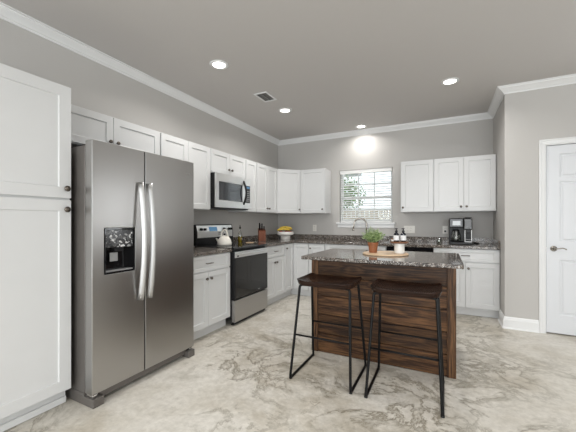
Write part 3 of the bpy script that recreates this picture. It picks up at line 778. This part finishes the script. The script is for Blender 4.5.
def pump(loc, lab):
    t = thing('soap_bottle', lab, 'bottle', loc, 0, 'soap bottles on the riser')
    obj('bottle', lathe(B(), [(0, 0), (.023, 0), (.0255, .004), (.0255, .066), (.018, .078), (.010, .083), (.010, .0885), (0, .0885)], 20), M['navy_glass'], t, 0, True)
    obj('label', lathe(B(), [(.0257, .012), (.0263, .012), (.0263, .058), (.0257, .058), (.0257, .012)], 20), M['white_label'], t)
    bm = lathe(B(), [(0, .089), (.013, .089), (.013, .104), (.005, .106), (.005, .116), (.012, .117), (.012, .125), (0, .126)], 14); tube(bm, [(0, 0, .121), (-.012, -.022, .119)], .004, 6)
    obj('pump', bm, M['black'], t); return t
pump((2.462, -2.180, RZ), 'left of two dark soap bottles with white label and black pump on the riser')
pump((2.522, -2.160, RZ), 'right of two dark soap bottles with white label and black pump on the riser')
t = thing('small_brush', 'tiny pale bristle brush with wooden back at the left of the riser', 'brush', (2.427, -2.170, RZ), .3)
obj('back', lathe(B(), [(0, .018), (.016, .018), (.018, .022), (.014, .028), (0, .030)], 16), M['acacia'], t, 0, True)
obj('bristles', lathe(B(), [(0, 0), (.013, 0), (.016, .0175), (0, .0175)], 16), M['ceramic'], t, 0, True)

# ------------------------------------------------------------------ things on the left counter and range
t = thing('kettle', 'cream enamel kettle on the range with a black lid knob', 'kettle', (.315, -2.035, .9232), math.radians(32))
obj('body', lathe(B(), [(0, 0), (.088, 0), (.094, .006), (.092, .035), (.080, .078), (.058, .106), (.040, .114), (0, .114)], 32), M['enamel'], t, 0, True)
ld_ = obj('lid', lathe(B(), [(0, .1145), (.040, .1145), (.036, .122), (.015, .128), (0, .129)], 24), M['enamel'], t, 0, True)
obj('lid_knob', lathe(B(), [(0, .129), (.006, .129), (.007, .134), (.015, .139), (.014, .149), (0, .153)], 14), M['black'], ld_, 0, True)
obj('handle', tube(B(), [(math.cos(a)*.044, 0, .100+math.sin(a)*.100) for a in [PI*k/16 for k in range(17)]], .009, 8, .012), M['enamel'], t, 0, True)
obj('spout', tube(B(), [(-.070, 0, .045), (-.092, 0, .068), (-.108, 0, .092)], .018, 12, None, lambda s: 1-.45*s), M['enamel'], t, 0, True)
t = thing('oil_bottle', 'clear glass olive oil bottle with black pourer right of the range', 'bottle', (.15, -1.462, ON))
obj('glass', lathe(B(), [(0, 0), (.030, 0), (.033, .004), (.033, .120), (.028, .145), (.012, .170), (.011, .205), (.013, .208), (0, .208)], 24), M['clear'], t, 0, True)
obj('oil', lathe(B(), [(0, .003), (.031, .003), (.031, .095), (0, .095)], 24), M['oil'], t, 0, True)
obj('pourer', lathe(B(), [(0, .2085), (.013, .2085), (.014, .232), (.006, .236), (.004, .262), (0, .262)], 14), M['black'], t, 0, True)
t = thing('spoon_rest', 'small oval wooden spoon rest on the counter beside the range', 'spoon rest', (.335, -1.478, ON), .2)
bm = lathe(B(), [(0, .004), (.030, .004), (.044, .014), (.046, .013), (.034, 0), (0, 0)], 28); bmesh.ops.scale(bm, verts=bm.verts, vec=(1.45, 1, 1))
obj('dish', bm, M['board'], t, 0, True)
t = thing('knife_block', 'reddish wooden knife block with black handled knives in the corner', 'knife block', (.20, -.93, ON), math.radians(38))
bm = B()
pr = [(-.06, 0), (.055, 0), (.055, .20), (.045, .205), (-.06, .165)]
lo = [bm.verts.new((-.058, y, z)) for y, z in pr]; hi = [bm.verts.new((.058, y, z)) for y, z in pr]
bm.faces.new(lo); bm.faces.new(hi[::-1])
for i in range(5): bm.faces.new((lo[i], lo[(i+1) % 5], hi[(i+1) % 5], hi[i]))
obj('block', bm, M['walnut'], t, .004)
for i, (x, y, l) in enumerate(((-.034, -.03, .080), (.0, -.03, .075), (.034, -.03, .055), (-.034, .02, .085), (.006, .02, .075))):
    zb = .165+(y+.06)*.38
    bm = B(); l *= 1.15; d1 = Vector((0, .04, 1)).normalized(); tube(bm, [Vector((x, y, zb-.003)), Vector((x, y, zb))+d1*l*.5, Vector((x, y, zb))+d1*l], .0085, 8, .013)
    kn = tag(obj('kitchen_knife', bm, M['black'], None), None, None) if False else obj('knife_handle', bm, M['black'], t, 0, True)
t = thing('fruit_bowl', 'white footed ceramic fruit bowl in the corner of the counter', 'bowl', (.375, -.42, ON))
obj('bowl', lathe(B(), [(0, 0), (.085, 0), (.088, .004), (.084, .055), (.088, .066), (.132, .082), (.146, .092), (.146, .138), (.138, .138), (.136, .098), (.10, .084), (0, .080)], 40), M['ceramic'], t, .001, True)
def banana(loc, rz, tilt, lab):
    pts = [(.110*math.cos(a), 0, .110*math.sin(a)*.40) for a in [PI*(.08+.84*k/10) for k in range(11)]]
    o = obj('banana', tube(B(), pts, .020, 8, .019, lambda s: .35+.65*math.sin(PI*min(1, max(0, s*.92+.04)))**.5), M['banana'], None, 0, True)
    o.location = loc; o.rotation_euler = (tilt, 0, rz); tag(o, lab, 'banana', 'bananas in the fruit bowl')
    return o
banana((.375, -.492, ON+.157), .55, .9, 'ripe yellow banana lying nearest the viewer across the fruit bowl rim')
banana((.385, -.432, ON+.178), .30, .5, 'ripe yellow banana in the middle of the fruit bowl')
banana((.360, -.362, ON+.160), .75, -.2, 'ripe yellow banana at the back of the fruit bowl')
for (x, y, z, lab) in ((.300, -.450, .121, 'red apple at the left side of the fruit bowl'), (.450, -.400, .121, 'red apple at the right side of the fruit bowl'), (.36, -.35, .121, 'red apple at the back of the fruit bowl')):
    t = thing('apple', lab, 'apple', (x, y, ON+z), 0, 'apples in the fruit bowl')
    obj('flesh', lathe(B(), [(0, -.028), (.018, -.034), (.034, -.018), (.038, .005), (.030, .026), (.012, .033), (0, .026)], 20), M['apple'], t, 0, True)
    obj('stem', tube(B(), [(0, 0, .026), (.003, 0, .046)], .0018, 6), M['soil'], t)

# coffee maker
t = thing('coffee_maker', 'black dual coffee maker with glass carafe and steel trimmed single serve side', 'coffee maker', (3.068, -.165, ON))
cw = .140
obj('base', bx(-cw, cw, -.215, .06, 0, .030), M['black'], t, .005)
obj('tower', bx(-cw, cw, -.03, .06, .0302, .36), M['black'], t, .006)
br_ = obj('brew_head', bx(-cw, .036, -.205, -.031, .232, .36), M['black_gloss'], t, .012)
obj('display_panel', bx(-.098, .000, -.2085, -.2055, .262, .325), M['screen_light'], br_, .002)
sd = obj('single_serve_tower', bx(.042, cw, -.200, -.031, .205, .355), M['smoke'], t, .010)
obj('pod_lid', bx(.046, cw-.004, -.19, .05, .3605, .374), M['black'], t, .006)
bm = B()
for q in ((.048, .058), (cw-.014, cw-.004)): box(bm, q[0], q[1], -.206, -.196, .031, .200)
box(bm, .058, cw-.014, -.206, -.196, .031, .043)
obj('steel_trim', bm, M['handle'], t, .002)
obj('pod_bay', bx(.062, cw-.018, -.190, -.031, .160, .204), M['black'], t, .004)
obj('cup_rest', bx(.062, cw-.018, -.190, -.05, .060, .070), M['grey'], t, .002)
cf = obj('carafe', lathe(B(), [(0, .031), (.055, .031), (.062, .045), (.062, .11), (.045, .165), (.040, .185), (.038, .185), (.043, .164), (.060, .11), (.060, .046), (0, .034)], 28, (-.052, -.115, 0)), M['clear'], t, 0, True)
obj('carafe_lid', lathe(B(), [(0, .186), (.042, .186), (.042, .200), (.02, .206), (0, .206)], 20, (-.052, -.115, 0)), M['black'], t)
obj('carafe_handle', tube(B(), rounded([(-.052, -.155, .175), (-.052, -.205, .175), (-.052, -.215, .06), (-.052, -.172, .055)], .02), .008, 8, .007), M['handle'], t, 0, True)
o = obj('power_cord', tube(B(), rounded([(3.212, -.18, ON+.006), (3.26, -.22, ON+.006), (3.30, -.20, ON+.006), (3.31, -.12, ON+.006), (3.25, -.06, ON+.006)], .02), .005, 8), M['black'], None, 0, True)
tag(o, 'black power cord lying on the granite right of the coffee maker', 'cord')
t = thing('glass_jar', 'small clear glass jar on the granite left of the coffee maker', 'jar', (2.800, -.24, ON))
obj('jar', lathe(B(), [(0, .001), (.030, .001), (.033, .005), (.033, .055), (.028, .062), (.026, .062), (.030, .054), (.030, .006), (0, .005)], 24), M['clear'], t, 0, True)
obj('lid', lathe(B(), [(0, .0625), (.029, .0625), (.029, .072), (0, .074)], 20), M['chrome'], t)

# ------------------------------------------------------------------ outlets, vent, lamps
def outlet(x, z, gang, lab, plug=False, rz=0, y=0):
    t = thing('wall_outlet', lab, 'outlet', (x, y, z), rz); w_ = .035*gang+.0115*(gang-1)
    obj('cover_plate', bx(-w_, w_, -.006, -.0005, -.058, .058), M['plate'], t, .002)
    for g in range(gang):
        cx_ = 0 if gang == 1 else (-.023+.046*g)*1.0
        for s in (-1, 1):
            r = obj('receptacle', bx(cx_-.016, cx_+.016, -.0075, -.0061, s*.021-.014, s*.021+.014), M['plate'], t, .001)
            bm = B(); box(bm, cx_-.008, cx_-.0055, -.0079, -.0076, s*.021-.004, s*.021+.007); box(bm, cx_+.0055, cx_+.008, -.0079, -.0076, s*.021-.004, s*.021+.005); obj('slot', bm, M['slot'], r)
    if plug: obj('plug', bx(-.013, .013, -.035, -.0081, -.034, -.008), M['black'], t, .003)
    return t
outlet(.757, 1.112, 1, 'cream single wall outlet between the corner and the window')
outlet(2.372, 1.105, 2, 'cream double gang wall outlet right of the window')
outlet(2.880, 1.105, 1, 'cream wall outlet with a black plug beside the coffee maker', True)

t = thing('ceiling_vent', 'small white ceiling air vent with dark louvers', 'vent', (.893, -1.965, H))
bm = B(); a, b = .088, .135
box(bm, -a, a, -b, -b+.020, -.010, -.0005); box(bm, -a, a, b-.020, b, -.010, -.0005); box(bm, -a, -a+.020, -b+.020, b-.020, -.010, -.0005); box(bm, a-.020, a, -b+.020, b-.020, -.010, -.0005)
obj('frame', bm, M['trim'], t, .002)
obj('duct_shadow_box', bx(-a+.02, a-.02, -b+.02, b-.02, -.0018, -.0006), M['vent_dark'], t)  # thin dark sheet, colour stands in for the shade inside the duct
bm = B()
for k in range(7):
    y = -b+.035+k*(2*b-.07)/6; box(bm, -a+.02, a-.02, y-.004, y+.004, -.0075, -.006)
box(bm, -.003, .003, -b+.02, b-.02, -.0095, -.0076)
obj('louvers', bm, M['grey'], t)

def can(x, y, lab, k=1):
    t = thing('recessed_light', lab, 'ceiling light', (x, y, H), 0, 'recessed ceiling lights')
    obj('trim_ring', lathe(B(), [(.062, -.0005), (.092, -.0005), (.090, -.006), (.066, -.009), (.062, -.004)], 36), M['trim'], t, 0, True)
    obj('lens', lathe(B(), [(0, -.001), (.0615, -.001), (.0615, -.004), (0, -.005)], 32), M['lens'], t)
    light('lamp', 'AREA', (0, 0, -.012), (0, 0, 0), CAN_W*k, (1, .975, .94), t, shape='DISK', size=.12, spread=math.radians(150))
    return t
can(.888, -2.842, 'round recessed ceiling light nearest the refrigerator, largest at left')
can(.893, -1.439, 'round recessed ceiling light next to the air vent')
can(1.661, -.240, 'round recessed ceiling light above the window', .5)
can(2.923, -1.408, 'round recessed ceiling light above the right end of the island')
for x, y in ((2.9, -3.9), (.9, -6.5), (5.0, -3.0), (5.0, -5.5), (2.9, -6.5), (5.0, -7.6)): can(x, y, 'round recessed ceiling light added out of view as fill')  # extra cans added out of view to brighten the room

# ------------------------------------------------------------------ outside the window
struct('ground', bx(-9, 12, .2, 14, -.35, -.25), M['grass'])['label'] = 'lawn outside the window'
t = thing('garden_fence', 'pale wooden picket fence seen through the lower window', 'fence', (0, 0, 0))
bm = B(); x = -5
while x < 6:
    box(bm, x, x+.135, 4.9, 4.92, -.25, 1.60); x += .15
obj('pickets', bm, M['fence'], t); obj('rail', bx(-5, 6, 4.92, 4.96, 1.3, 1.39), M['fence'], t)
t = thing('neighbour_house', 'pinkish brick house behind the fence at the left of the window', 'house', (0, 0, 0))
obj('wall', bx(-6, -1.35, 8, 8.3, -.25, 3.6), M['brick'], t)
bm = B(); prism(bm, [(-6.3, 7.5), (-1.0, 7.5), (-1.0, 11), (-6.3, 11)], 3.6, 3.75); obj('roof', bm, M['grey'], t)
t = thing('garden_tree', 'green leafy tree beyond the fence seen through the upper window', 'tree', (-.75, 6.6, -.25))
obj('trunk', tube(B(), [(0, 0, 0), (.05, 0, 1.2), (0, .05, 2.6)], .11, 8, None, lambda s: 1-.5*s), M['fence'], t)
bm = B()
for k in range(1500):
    d1 = Vector((random.gauss(0, 1), random.gauss(0, 1), random.gauss(0, 1))).normalized()*random.uniform(.3, 1); p = Vector((d1.x*.95, d1.y*.8, 2.55+d1.z*.8))
    a = Vector((random.uniform(-1, 1), random.uniform(-1, 1), random.uniform(-1, 1))).normalized(); b = a.orthogonal().normalized(); L_ = .12
    bm.faces.new([bm.verts.new(q) for q in (p, p+a*L_*.5+b*L_*.3, p+a*L_, p+a*L_*.5-b*L_*.3)])
obj('crown', bm, M['treeleaf'], t)
